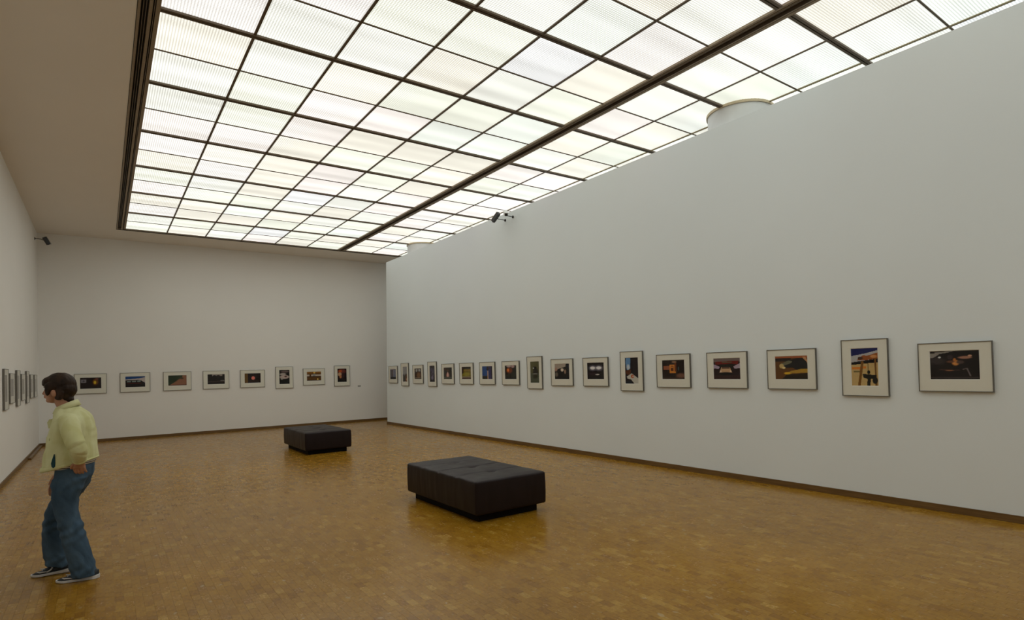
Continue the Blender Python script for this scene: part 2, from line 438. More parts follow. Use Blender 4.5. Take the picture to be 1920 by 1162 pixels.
# ------------------------------------------------------------------ columns behind the free-standing wall
def column(cy, label, seed):
    n = 96; rings = []
    rr = random.Random(seed)
    for z in [0, 0.5, 2.0, 3.8, 4.4] + [4.45 + i * 0.05 for i in range(12)] + [5.03, 5.075, 5.2]:
        amp = 0.0 if z < 4.4 else 0.004
        rings.append([(BR + (CR - .006 + amp * noise.noise(Vector((math.cos(2*math.pi*k/n) * 5, math.sin(2*math.pi*k/n) * 5, z * 2.0 + seed)))) * math.cos(2*math.pi*k/n),
                       cy + (CR - .006 + amp * noise.noise(Vector((math.cos(2*math.pi*k/n) * 5, math.sin(2*math.pi*k/n) * 5, z * 2.0 + seed)))) * math.sin(2*math.pi*k/n), z) for k in range(n)])
    o = MB().rings(rings).build('column', M_wrap, smooth=True)
    tag(o, label, 'column')
    c = MB(); r0, r1 = CR - .004, CR + .012
    prof = [(r0, ZC - .012), (r1, ZC - .012), (r1, ZC + .03), (r0, ZC + .03)]
    b = len(c.v)
    for k in range(n):
        a = 2 * math.pi * k / n
        for r, z in prof: c.v.append((BR + r * math.cos(a), cy + r * math.sin(a), z))
    for k in range(n):
        k2 = (k + 1) % n
        for q in range(4): c.f.append((k*4+q, k2*4+q, k2*4+(q+1) % 4, k*4+(q+1) % 4))
    c.build('collar', M_collar, o, smooth=False)
    return o
column(CYS[0], 'large round white column top above the long right wall, nearest the viewer', 1)
column(CYS[1], 'far round white column top behind the distant end of the right wall', 5)

# ------------------------------------------------------------------ low strip on the left skirting
o = MB().box(XL + bt, XL + bt + .055, 14.80, YF - bt, 0, .032).build('floor_duct', M_oak, bevel=.003)
tag(o, 'low wooden strip along the foot of the left wall, ending beside the person', 'cable duct')

# ------------------------------------------------------------------ photographs on the walls
class Img:
    def __init__(s, w, h, bg):
        s.w, s.h = w, h; s.a = np.empty((h, w, 3)); s.a[:] = lin(bg)
        s.U, s.V = np.meshgrid((np.arange(w) + .5) / w, (np.arange(h) + .5) / h)
    def blend(s, m, c): m = np.clip(m, 0, 1)[..., None]; s.a = s.a * (1 - m) + np.array(lin(c)) * m; return s
    def rect(s, x0, y0, x1, y1, c, e=.012):
        return s.blend(np.clip(np.minimum.reduce([s.U - x0, x1 - s.U, s.V - y0, y1 - s.V]) / e + .5, 0, 1), c)
    def ell(s, cx, cy, rx, ry, c, soft=.25):
        d = np.sqrt(((s.U - cx) / rx) ** 2 + ((s.V - cy) / ry) ** 2); return s.blend((1 - d) / soft + .5, c)
    def poly(s, pts, c):
        ins = np.zeros_like(s.U, bool); n = len(pts)
        for i in range(n):
            x0, y0 = pts[i]; x1, y1 = pts[(i + 1) % n]
            if y0 == y1: continue
            ins ^= ((y0 > s.V) != (y1 > s.V)) & (s.U < (x1 - x0) * (s.V - y0) / (y1 - y0) + x0)
        return s.blend(ins * 1.0, c)
    def line(s, x0, y0, x1, y1, wd, c):
        dx, dy = x1 - x0, y1 - y0; L2 = dx * dx + dy * dy
        t = np.clip(((s.U - x0) * dx + (s.V - y0) * dy) / L2, 0, 1)
        d = np.hypot(s.U - x0 - t * dx, s.V - y0 - t * dy); return s.blend((wd - d) / .012 + .5, c)
    def grain(s, seed, amt=.12):
        r = np.random.RandomState(seed); s.a = s.a * (1 + amt * (r.rand(s.h, s.w, 1) - .5)); return s

def I(p, bg): return Img(78, 54, bg) if p == 'l' else Img(50, 76, bg)
A = {}
A['f1'] = I('l', (32, 17, 20)).rect(.04, .16, .29, .46, (128, 122, 132)).ell(.17, .32, .05, .08, (80, 75, 85)).ell(.72, .42, .13, .26, (120, 70, 22), .5).ell(.70, .45, .06, .15, (225, 190, 50), .5).ell(.78, .14, .08, .07, (120, 70, 60), .6)
A['f2'] = I('l', (22, 16, 22)).rect(0, 0, 1, .28, (28, 72, 135)).poly([(0, .26), (.7, .2), (1, .08), (1, .62), (.8, .4), (.65, .34), (0, .36)], (196, 184, 184)).rect(.08, .42, .27, .54, (135, 150, 152)).rect(.33, .42, .54, .54, (140, 155, 155)).rect(.6, .4, .77, .54, (128, 146, 146)).rect(.1, .62, .8, .68, (92, 26, 26)).poly([(.78, .34), (1, .7), (1, .8), (.9, .75)], (30, 24, 34))
A['f3'] = I('l', (152, 104, 80)).poly([(0, 0), (.78, 0), (.75, .25), (.5, .45), (.3, .72), (.12, .9), (0, 1)], (48, 62, 44)).ell(.25, .35, .25, .3, (36, 54, 34), .6).ell(.72, .3, .12, .09, (84, 68, 48), .5).rect(0, .93, 1, 1, (92, 60, 50))
A['f4'] = I('l', (32, 26, 26)).rect(.26, 0, .86, .18, (158, 146, 142)).ell(.4, .2, .1, .12, (34, 28, 28)).ell(.62, .22, .12, .14, (44, 36, 34)).rect(0, .66, 1, .8, (62, 52, 50)).rect(.75, .62, .98, .7, (120, 114, 110)).rect(0, .8, 1, 1, (40, 32, 32))
A['f5'] = I('l', (30, 17, 19)).rect(0, 0, .2, 1, (112, 80, 34)).rect(.2, .8, 1, .84, (70, 50, 34)).ell(.53, .5, .11, .18, (238, 134, 122), .3)
A['f6'] = I('p', (17, 14, 16)).ell(.55, .12, .4, .07, (110, 92, 92), .6).ell(.35, .3, .3, .08, (190, 176, 172), .5).ell(.5, .5, .45, .13, (205, 184, 178), .4).ell(.62, .47, .14, .05, (90, 52, 50), .5).ell(.25, .62, .12, .07, (180, 170, 166), .5).rect(0, .68, 1, 1, (16, 18, 18))
A['f7'] = I('l', (104, 66, 26)).rect(0, 0, 1, .18, (150, 96, 28)).rect(0, .32, 1, .5, (206, 190, 176)).rect(.18, .32, .3, .5, (96, 58, 30)).rect(.42, .26, .6, .5, (150, 150, 150)).ell(.52, .1, .07, .1, (242, 196, 92), .4).rect(0, .5, 1, .6, (70, 44, 22)).ell(.76, .85, .05, .09, (245, 208, 110), .5).rect(0, .93, 1, 1, (60, 38, 22))
A['f8'] = I('p', (34, 18, 20)).ell(.5, .2, .42, .16, (120, 58, 52), .7).ell(.3, .18, .18, .1, (202, 92, 44), .5).ell(.25, .42, .2, .14, (214, 168, 132), .5).ell(.33, .6, .12, .12, (206, 132, 84), .5).ell(.62, .5, .16, .2, (60, 30, 34), .6).rect(0, .84, 1, 1, (14, 12, 14))
A['r1'] = I('l', (96, 98, 112)).rect(.5, .05, .95, .78, (132, 138, 162)).rect(.62, .18, .74, .7, (100, 110, 142)).rect(.28, .1, .4, .8, (70, 70, 78)).rect(0, .8, 1, 1, (26, 26, 28))
A['r2'] = I('p', (152, 150, 154)).poly([(0, 1), (0, .45), (.15, .55), (.3, .45), (.42, .6), (.55, .42), (.68, .56), (.9, .44), (1, .6), (1, 1)], (30, 24, 20)).poly([(.6, 1), (.68, .58), (.85, .5), (1, .62), (1, 1)], (110, 66, 36)).ell(.85, .85, .12, .08, (196, 148, 112), .5)
A['r3'] = I('l', (54, 32, 26)).rect(.18, .06, .36, .3, (196, 200, 200)).rect(.48, .06, .86, .28, (186, 188, 190)).rect(.56, .0, .62, .4, (48, 30, 24)).ell(.6, .62, .28, .26, (134, 96, 68), .5).rect(.1, .86, .9, .92, (140, 118, 96)).rect(0, 0, 1, .05, (20, 16, 18))
A['r4'] = I('p', (32, 26, 40)).ell(.4, .25, .22, .12, (74, 68, 100), .6).ell(.6, .5, .25, .16, (92, 84, 116), .6).ell(.66, .5, .1, .08, (30, 25, 40), .5).ell(.5, .75, .22, .12, (118, 108, 140), .6).ell(.8, .3, .1, .15, (70, 66, 96), .6)
A['r5'] = I('l', (28, 22, 20)).rect(.38, .18, .6, .32, (92, 56, 34)).ell(.48, .68, .18, .22, (186, 122, 110), .6).ell(.5, .62, .05, .24, (246, 212, 200), .5).rect(0, .82, 1, .95, (70, 78, 72)).ell(.15, .12, .14, .12, (64, 22, 20), .6)
A['r6'] = I('l', (122, 106, 28)).rect(0, 0, .18, .6, (54, 22, 16)).rect(.18, 0, 1, .18, (34, 26, 16)).rect(.22, .22, .95, .34, (150, 118, 42)).ell(.5, .6, .4, .14, (158, 146, 42), .6).rect(0, .82, 1, .86, (186, 166, 140)).rect(0, .86, 1, 1, (70, 34, 20))
A['r7'] = I('l', (42, 72, 136)).rect(.68, .0, 1, 1, (62, 54, 98)).ell(.35, .4, .3, .3, (58, 92, 160), .7).rect(0, .76, .55, 1, (30, 22, 26)).ell(.55, .18, .12, .18, (52, 38, 36), .5).rect(.52, .36, .6, 1, (226, 178, 134)).rect(.9, 0, 1, 1, (24, 20, 30))
A['r8'] = I('l', (26, 24, 22)).ell(.35, .06, .2, .08, (196, 170, 168), .6).ell(.7, .08, .14, .1, (186, 150, 150), .6).ell(.38, .36, .26, .2, (126, 58, 28), .5).ell(.28, .34, .1, .12, (240, 128, 48), .5).rect(.33, .6, .36, 1, (70, 72, 44)).ell(.75, .7, .2, .2, (40, 42, 34), .6)
A['r9'] = I('p', (92, 90, 58)).rect(0, .55, 1, 1, (78, 84, 66)).ell(.6, .5, .3, .2, (44, 38, 34), .5).ell(.52, .3, .2, .07, (20, 18, 20), .4).ell(.36, .31, .07, .03, (210, 212, 210), .4).ell(.55, .58, .24, .02, (182, 178, 172), .5).ell(.55, .7, .25, .12, (56, 54, 42), .6)
A['r10'] = I('l', (24, 19, 20)).poly([(0, 0), (.78, 0), (.75, .2), (.35, .3), (.1, .4), (0, .4)], (174, 158, 146)).rect(.8, 0, 1, .3, (30, 28, 40)).ell(.52, .4, .1, .1, (234, 214, 196), .5).ell(.72, .52, .06, .14, (160, 130, 112), .5).ell(.12, .7, .1, .14, (108, 96, 86), .6).ell(.08, .36, .1, .12, (180, 140, 124), .6).rect(0, .92, 1, 1, (12, 10, 12))
A['r11'] = I('l', (20, 13, 18)).ell(.34, .33, .2, .15, (130, 124, 140), .9).ell(.7, .33, .2, .15, (130, 124, 140), .9).ell(.33, .32, .15, .09, (250, 246, 250), .5).ell(.7, .32, .15, .09, (246, 244, 250), .5).ell(.6, .72, .13, .035, (224, 214, 214), .5).ell(.3, .68, .25, .1, (48, 30, 40), .8)
A['r12'] = I('p', (28, 18, 24)).poly([(.06, 0), (.42, 0), (.4, .42), (.12, .48), (.04, .2)], (104, 148, 198)).ell(.24, .36, .12, .1, (206, 214, 224), .7).poly([(.02, .5), (.45, .45), (.4, .7), (.05, .62)], (92, 50, 28)).poly([(.12, .72), (.5, .6), (1, .8), (1, 1), (.7, 1), (.45, .84), (.15, .8)], (204, 200, 192)).ell(.56, .72, .13, .07, (190, 88, 44), .3).ell(.6, .72, .06, .03, (214, 196, 180), .4).rect(0, .9, .5, 1, (22, 30, 42))
A['r13'] = I('l', (42, 31, 28)).rect(.06, .3, .34, .5, (156, 92, 66)).rect(.34, .24, .62, .68, (222, 138, 52)).rect(.39, .3, .52, .58, (92, 42, 16)).rect(.4, .34, .5, .4, (218, 132, 50)).rect(.56, .12, .64, .6, (120, 58, 22)).ell(.55, .1, .1, .06, (150, 112, 86), .6).ell(.85, .82, .2, .12, (120, 80, 66), .7).rect(0, .92, 1, 1, (70, 52, 44)).ell(.74, .45, .03, .1, (66, 82, 84), .6)
A['r14'] = I('l', (38, 20, 22)).rect(0, 0, 1, .16, (122, 104, 102)).poly([(.05, .16), (.95, .12), (.92, .3), (.7, .26), (.3, .28), (.08, .3)], (118, 26, 18)).rect(.32, .16, .7, .22, (100, 86, 62)).poly([(0, .28), (.24, .4), (.2, .5), (0, .48)], (178, 158, 182)).poly([(1, .24), (.75, .4), (.8, .5), (1, .48)], (182, 164, 184)).rect(.26, .28, .72, .46, (36, 34, 26)).poly([(.3, .42), (.62, .42), (.7, .68), (.22, .68)], (206, 164, 126)).rect(.32, .42, .62, .5, (104, 74, 58)).ell(.27, .62, .03, .05, (236, 212, 186)).ell(.65, .62, .03, .05, (236, 212, 186)).ell(.46, .76, .24, .1, (12, 8, 10), .5).rect(0, .82, 1, 1, (54, 30, 30))
A['r15'] = I('l', (104, 66, 30)).rect(0, 0, 1, .08, (172, 92, 52)).rect(0, .08, .5, .22, (40, 28, 24)).poly([(.2, .3), (.45, .16), (.65, .1), (.95, .1), (1, .3), (1, .56), (.7, .62), (.55, .5), (.25, .5)], (32, 30, 30)).poly([(.18, .32), (.42, .18), (.55, .22), (.5, .3), (.25, .42)], (112, 108, 84)).ell(.2, .42, .07, .1, (206, 176, 112), .4).ell(.27, .5, .05, .05, (236, 212, 150), .4).poly([(.28, .78), (.5, .64), (.8, .56), (1, .56), (1, .72), (.6, .74)], (184, 142, 48)).ell(.38, .74, .1, .05, (232, 184, 44), .5).poly([(.2, 1), (.35, .8), (1, .74), (1, 1)], (42, 32, 20)).poly([(.84, .04), (.94, .04), (1, .2), (1, .3)], (206, 150, 104))
A['r16'] = I('p', (206, 174, 116)).rect(0, 0, 1, .2, (24, 30, 92)).poly([(0, .2), (.5, .14), (1, .06), (1, .3), (0, .4)], (184, 182, 186)).poly([(.2, .32), (.45, .18), (.6, .2), (1, .12), (1, .28), (.5, .32)], (156, 84, 36)).ell(.35, .26, .1, .04, (70, 40, 24)).ell(.85, .22, .12, .04, (214, 150, 92), .5).poly([(0, .37), (1, .28), (1, .38), (0, .44)], (20, 18, 22)).rect(.02, .5, .36, .56, (224, 130, 46)).rect(.44, .48, .56, .54, (220, 126, 44)).rect(.08, .6, .34, .64, (110, 100, 62)).line(.42, .38, .28, 1, .05, (128, 84, 30)).line(.9, .3, .92, 1, .035, (120, 80, 40)).rect(.62, .4, .645, .7, (54, 44, 30)).ell(.65, .64, .06, .05, (26, 24, 26)).poly([(.42, .68), (.95, .72), (.9, .8), (.72, .82), (.7, 1), (.57, 1), (.6, .82), (.44, .78)], (28, 25, 27)).ell(.88, .86, .1, .09, (30, 27, 28))
A['r17'] = I('l', (26, 19, 19)).poly([(0, .04), (.5, .02), (.2, .1), (.05, .25), (0, .25)], (150, 142, 136)).rect(0, 0, .1, .08, (30, 22, 22)).ell(.15, .35, .16, .12, (58, 50, 52), .7).ell(.2, .22, .03, .03, (226, 226, 228), .5).ell(.42, .22, .06, .08, (62, 48, 50), .6).ell(.72, .24, .13, .045, (176, 124, 102), .5).ell(.82, .18, .04, .03, (210, 160, 130), .5).ell(.53, .42, .07, .09, (222, 148, 78), .5).ell(.51, .32, .03, .06, (196, 120, 58), .5).ell(.43, .38, .08, .04, (110, 70, 54), .6).ell(.62, .4, .08, .06, (84, 66, 62), .6).line(.2, .66, .6, .68, .012, (84, 58, 52)).ell(.4, .69, .08, .02, (160, 104, 74), .6).line(.68, .65, .76, .62, .015, (112, 94, 92)).line(.76, .64, .82, .88, .015, (112, 100, 102)).rect(0, .93, 1, .95, (84, 72, 72))
LFT = {}
for i, (p, bg, c1, c2) in enumerate([('p', (88, 74, 70), (128, 112, 104), (60, 54, 52)), ('l', (96, 90, 84), (120, 112, 104), (70, 64, 60)), ('p', (70, 66, 54), (120, 112, 92), (44, 40, 34)), ('l', (110, 104, 80), (126, 120, 96), (84, 80, 62)),
                                    ('p', (92, 76, 68), (120, 98, 86), (60, 50, 46)), ('l', (100, 78, 72), (122, 100, 92), (76, 58, 52)), ('l', (104, 94, 86), (130, 118, 110), (80, 72, 66))]):
    LFT[i] = I(p, bg).ell(.4, .4, .3, .25, c1, .7).ell(.65, .7, .25, .2, c2, .7)

def framed(name_label, group, W, H, pw, ph, pz, img, loc, rz, seed):
    """a framed photograph. local x = right as seen, local -y = out of the wall, origin = centre on the wall face"""
    t = empty('framed_photograph', loc, rz)
    tag(t, name_label, 'picture', group)
    D = 0.030; fw = 0.0075
    mb = MB()
    o = [(-W/2, -H/2), (W/2, -H/2), (W/2, H/2), (-W/2, H/2)]; q = [(-W/2+fw, -H/2+fw), (W/2-fw, -H/2+fw), (W/2-fw, H/2-fw), (-W/2+fw, H/2-fw)]
    for pts, y in ((o, -.003), (o, -D), (q, -D), (q, -.003)): mb.v += [(x, y, z) for x, z in pts]
    for k in range(4):
        k2 = (k + 1) % 4
        for a in range(3): mb.f.append((a*4+k, a*4+k2, (a+1)*4+k2, (a+1)*4+k))
        mb.f.append((12+k, 12+k2, k2, k))
    mb.build('frame', M_frame, t)
    MB().box(-W/2+fw, W/2-fw, -.006, -.003, -H/2+fw, H/2-fw).build('backing', M_back, t)
    # mount board with a bevelled window
    mb = MB(); ym = -D + .006; yp = -D + .010
    iw = [(-pw/2, pz-ph/2), (pw/2, pz-ph/2), (pw/2, pz+ph/2), (-pw/2, pz+ph/2)]
    wb = .0045
    ow = [(x + (wb if x > 0 else -wb), z + (wb if z > pz else -wb)) for x, z in iw]
    for pts, y in ((q, ym), (ow, ym), (iw, yp)): mb.v += [(x, y, z) for x, z in pts]
    for k in range(4):
        k2 = (k + 1) % 4
        mb.f.append((k, k2, 4+k2, 4+k)); mb.f.append((4+k, 4+k2, 8+k2, 8+k))
    mo = mb.build('mount', [M_mat, M_bevel], t)
    for i, p in enumerate(mo.data.polygons): p.material_index = i % 2
    # print
    h, wd = img.h, img.w; img.grain(seed)
    vs = [(-pw/2 + pw * i / wd, yp + .0005, pz + ph/2 - ph * j / h) for j in range(h + 1) for i in range(wd + 1)]
    fs = [(j*(wd+1)+i, (j+1)*(wd+1)+i, (j+1)*(wd+1)+i+1, j*(wd+1)+i+1) for j in range(h) for i in range(wd)]
    me = bpy.data.meshes.new('photograph_print'); me.from_pydata(vs, [], fs)
    ca = me.color_attributes.new('ink', 'FLOAT_COLOR', 'CORNER')
    c = np.ones((h * wd, 4, 4)); c[:, :, :3] = np.clip(img.a.reshape(-1, 1, 3), 0, 1)
    ca.data.foreach_set('color', c.reshape(-1).astype(np.float32)); me.materials.append(M_print)
    link('photograph_print', me, t)
    MB().box(-W/2+fw, W/2-fw, -D+.0015, -D+.0035, -H/2+fw, H/2-fw).build('glass', M_glass, t)
    return t

LW, LH, PWd, PHt = 0.612, 0.490, 0.478, 0.628
G_R, G_F, G_L = 'framed photographs along the long right wall', 'framed photographs along the far wall', 'framed photographs on the left wall'
right = [  # key, centre y, portrait?, label
 ('r1', 15.557, 0, 'small framed photo nearest the end of the right wall, grey-blue print with dark base'),
 ('r2', 14.763, 1, 'narrow upright framed photo of a grey sky above dark reeds'),
 ('r3', 13.952, 0, 'framed brown interior photo with two pale windows at its top'),
 ('r4', 13.140, 1, 'narrow upright framed photo in dark violet tones, swirling shapes'),
 ('r5', 12.325, 0, 'framed dark photo with a pink and white flare low in the middle'),
 ('r6', 11.450, 0, 'framed photo dominated by olive yellow with a dark top edge'),
 ('r7', 10.565, 0, 'framed photo of a pale post against deep blue sky'),
 ('r8', 9.682, 0, 'framed dark photo with a glowing orange flower shape'),
 ('r9', 8.872, 1, 'upright framed olive-grey photo with a small dark object in its centre'),
 ('r10', 8.058, 0, 'framed dark street photo under a pinkish grey sky'),
 ('r11', 7.178, 0, 'framed black photo with two white oval lights side by side'),
 ('r12', 6.355, 1, 'upright framed photo with blue window and white cloth below'),
 ('r13', 5.538, 0, 'framed dark photo with an orange box-like shape in its middle'),
 ('r14', 4.646, 0, 'framed photo of a cream car front under a dark red canopy'),
 ('r15', 3.755, 0, 'framed photo of dark car with cream headlights and yellow curve on brown ground'),
 ('r16', 2.924, 1, 'upright framed photo with navy sky, tan wall and black silhouettes'),
 ('r17', 2.103, 0, 'rightmost framed photo, a dark car interior with one orange highlight')]
for i, (k, y, port, lab) in enumerate(right):
    zt = 1.702 - 0.0006 * i; W, H = (PWd, PHt) if port else (LW, LH)
    zc = (1.769 + 1.141) / 2 if port else zt - LH/2 + .001
    pw, ph = (.272, .412) if port else (.402, .280)
    pz = (1.6675 + 1.2555)/2 - zc if port else (1.6065 + 1.3285)/2 - zc
    framed(lab, G_R, W, H, pw, ph, pz, A[k], (XR, y, zc), -math.pi/2, i)
far = [
 ('f1', -0.228, 0, 'framed photo partly behind the person head, dark with a gold spot and grey square'),
 ('f2', 0.689, 0, 'framed photo of a dark car with windows beneath blue sky, on the far wall'),
 ('f3', 1.622, 0, 'framed photo of green bushes beside a pinkish brown path'),
 ('f4', 2.542, 0, 'framed photo of dark trees and a grey road under pale sky'),
 ('f5', 3.469, 0, 'framed dark photo with a pink disc and an ochre band at left'),
 ('f6', 4.330, 1, 'upright framed black photo with pinkish white folded shapes, on the far wall'),
 ('f7', 5.180, 0, 'framed golden brown photo crossed by a white strip, on the far wall'),
 ('f8', 6.033, 1, 'rightmost framed photo on the far wall, upright with an orange figure')]
for i, (k, x, port, lab) in enumerate(far):
    W, H = (.489, .626) if port else (.643, .490)
    zc = 1.453 if port else 1.440 + .002 * i
    pw, ph = (.283, .408) if port else (.420, .268)
    framed(lab, G_F, W, H, pw, ph, .015, A[k], (x, YF, zc), 0.0, 40 + i)
leftp = [(11.744, 1, 'nearest and tallest of the framed photos seen edge-on on the left wall'), (12.476, 0, 'second framed photo from the viewer on the left wall, low and wide'),
         (13.340, 1, 'second of the three tall framed photos on the left wall'), (14.100, 0, 'framed landscape photo between the second and third tall ones on the left wall'),
         (14.875, 1, 'third and farthest tall framed photo on the left wall'), (15.688, 0, 'left wall framed photo second from the room corner'),
         (16.545, 0, 'left wall framed photo closest to the room corner')]
for i, (y, port, lab) in enumerate(leftp):
    W, H = (PWd, PHt) if port else (LW, LH)
    framed(lab, G_L, W, H, .272 if port else .402, .412 if port else .28, .015 if port else .013, LFT[i], (XL, y, 1.427 if port else 1.434), math.pi/2, 70 + i)
# small caption on the far wall
cap = MB().box(-.055, .055, -.0015, 0, -.028, .028).build('caption_card', M_card, None, (6.582, YF, 1.115))
tag(cap, 'tiny grey caption card on the far wall right of the last photo', 'label')
for j, (z, x0, x1) in enumerate([(.014, -.045, .04), (.001, -.045, .046), (-.012, -.045, .02)]):
    MB().box(x0, x1, -.0022, -.0015, z - .0035, z + .0035).build('text_line', M_print_grey, cap)

# ------------------------------------------------------------------ leather benches
def cushion_mesh(a, b, c, r=0.03):
    """upholstered block, centred; half sizes a, b, c. Tufted in four panels with three buttons"""
    NX, NY, NZ = 36, 64, 14
    def axis(h, n):
        e = [-h, -h + r * .12, -h + r * .35, -h + r * .65, -h + r]
        inner = [(-h + r) + (2 * (h - r)) * i / n for i in range(1, n)]
        return e + inner + [-v for v in reversed(e)]
    ax, ay, az = axis(a, NX), axis(b, NY), axis(c, NZ)
    bm = bmesh.new(); cache = {}
    def vert(x, y, z):
        k = (round(x, 6), round(y, 6), round(z, 6))
        if k in cache: return cache[k]
        q = Vector((x, y, z)); inn = Vector((max(-a+r, min(a-r, x)), max(-b+r, min(b-r, y)), max(-c+r, min(c-r, z))))
        d = q - inn
        p = inn + d.normalized() * r if d.length > 1e-9 else q
        if z > c - r * .9:
            wgt = max(0, min(1, (z - (c - r)) / r))
            ex = min(1, (a - abs(x)) / .10); ey = min(1, (b - abs(y)) / .10); ed = max(0, min(ex, ey)); ed = ed * ed * (3 - 2 * ed)
            dz = .010 * ed
            for s_ in (-.5, 0, .5):
                yy = s_ * b + .006 * noise.noise(Vector((x * 5, s_ * 9, 0)))
                dd = abs(p.y - yy)
                dz -= .016 * math.exp(-(dd / .012) ** 2) * (.55 + .45 * ed)
                dz -= .028 * math.exp(-((p.x / .055) ** 2 + (dd / .055) ** 2)) + .006 * math.exp(-(p.x / .018) ** 2) * math.exp(-(dd / .2) ** 2) * .0
            dz += .004 * noise.noise(Vector((p.x * 7, p.y * 7, 3)))
            p.z += dz * wgt
        side = 1 - abs(z) / c
        if abs(x) >= a - 1e-6 or abs(y) >= b - 1e-6:
            tt = p.y if abs(x) >= a - 1e-6 else p.x
            u = math.sin(math.pi * (z + c) / (2 * c)); n_ = noise.noise(Vector((tt * 22, z * 2.5, 1.7 if abs(x) >= a - 1e-6 else 5))) ; m_ = noise.noise(Vector((tt * 60, z * 2, 9)))
            push = .006 * u + (.004 * n_ + .0022 * m_) * (0.4 + .6 * u)
            if abs(x) >= a - 1e-6: p.x += math.copysign(push, x)
            else: p.y += math.copysign(push, y)
        cache[k] = bm.verts.new(p); return cache[k]
    def patch(u, v, f):
        for i in range(len(u) - 1):
            for j in range(len(v) - 1):
                try: bm.faces.new([f(u[i], v[j]), f(u[i+1], v[j]), f(u[i+1], v[j+1]), f(u[i], v[j+1])])
                except ValueError: pass
    for s_ in (-1, 1):
        patch(ax, ay, lambda p, q: vert(p, q, s_ * c)); patch(ay, az, lambda p, q: vert(s_ * a, p, q)); patch(ax, az, lambda p, q: vert(p, s_ * b, q))
    bmesh.ops.recalc_face_normals(bm, faces=bm.faces)
    me = bpy.data.meshes.new('cushion'); bm.to_mesh(me); bm.free()
    me.polygons.foreach_set('use_smooth', [True] * len(me.polygons)); me.materials.append(M_leather)
    return me
cme = cushion_mesh(.445, .80, .170, .022)
but = MB().ell((0, 0, 0), (.014, .014, .006), 14, 6)
bmb = but.build('button', M_leather, smooth=True); bmesh_button = bmb.data; bpy.data.objects.remove(bmb)
def bench(x, y, label):
    t = empty('leather_bench', (x, y, 0)); tag(t, label, 'bench', 'dark leather benches on the wood floor')
    link('cushion', cme, t, (0, 0, .252))
    MB().box(-.375, .375, -.72, .72, 0, .10).build('plinth', M_plinth, t, bevel=.004)
    for s_ in (-.5, 0, .5): link('button', bmesh_button, t, (0, s_ * .80, .252 + .170 - .006 + .002 - .018))
    return t
bench(3.470, 5.725, 'nearer dark brown leather bench, low and rectangular with a tufted top')
bench(3.565, 11.98, 'farther dark brown leather bench standing by the far wall end')

# ------------------------------------------------------------------ surveillance cameras
def surveillance(plate, normal, body_c, aim, label, L=.16, white=True):
    t = empty('security_camera', plate); tag(t, label, 'camera')
    P = Vector(plate); N = Vector(normal).normalized(); B = Vector(body_c) - P; A_ = Vector(aim).normalized()
    MB().tube([(0, 0, 0), N * .012, N * .02], [.028, .028, .012], 18).build('mounting_plate', M_dark_plastic, t)
    j = B + Vector((0, 0, -.02))
    MB().tube([N * .015, N * (.5 * B.dot(N)) + B * .1, j], [.008, .008, .010], 12).build('arm', M_dark_plastic, t)
    s_ = A_.cross(Vector((0, 0, 1))).normalized(); u = s_.cross(A_)
    def bx(c, h, nm, mat, par):
        v = []
        for dz in (-1, 1):
            for (dx, dy) in ((-1, -1), (1, -1), (1, 1), (-1, 1)): v.append(tuple(c + A_ * dx * h[0] + s_ * dy * h[1] + u * dz * h[2]))
        m = MB(); m.quadbox(None, v); return m.build(nm, mat, par, bevel=.003)
    h = bx(B, (L/2, .032, .030), 'housing', M_white_metal if white else M_dark_plastic, t)
    bx(B + u * .042 - A_ * -.012, (L/2 + .012, .040, .004), 'sunshield', M_white_metal, t)
    bx(B + A_ * (L/2 + .004), (.006, .030, .028), 'front_window', M_dark_plastic, t)
    MB().tube([B + A_ * (L/2 + .008), B + A_ * (L/2 + .016)], [.016, .014], 14).build('lens', M_black, t)
    return t
surveillance((XR, 9.48, 4.635), (-1, 0, 0), (6.63, 9.40, 4.655), (-.35, -.75, -.55), 'white security camera on the right wall top, right one of the pair')
surveillance((XR, 9.755, 4.628), (-1, 0, 0), (6.60, 9.70, 4.640), (-.10, .80, -.55), 'dark security camera on the right wall top, left one of the pair', .22, False)
surveillance((XL, 16.98, 4.80), (1, 0, 0), (-1.01, 16.9, 4.755), (.42, .25, -.80), 'dark security camera high on the left wall at the far corner', .17, False)

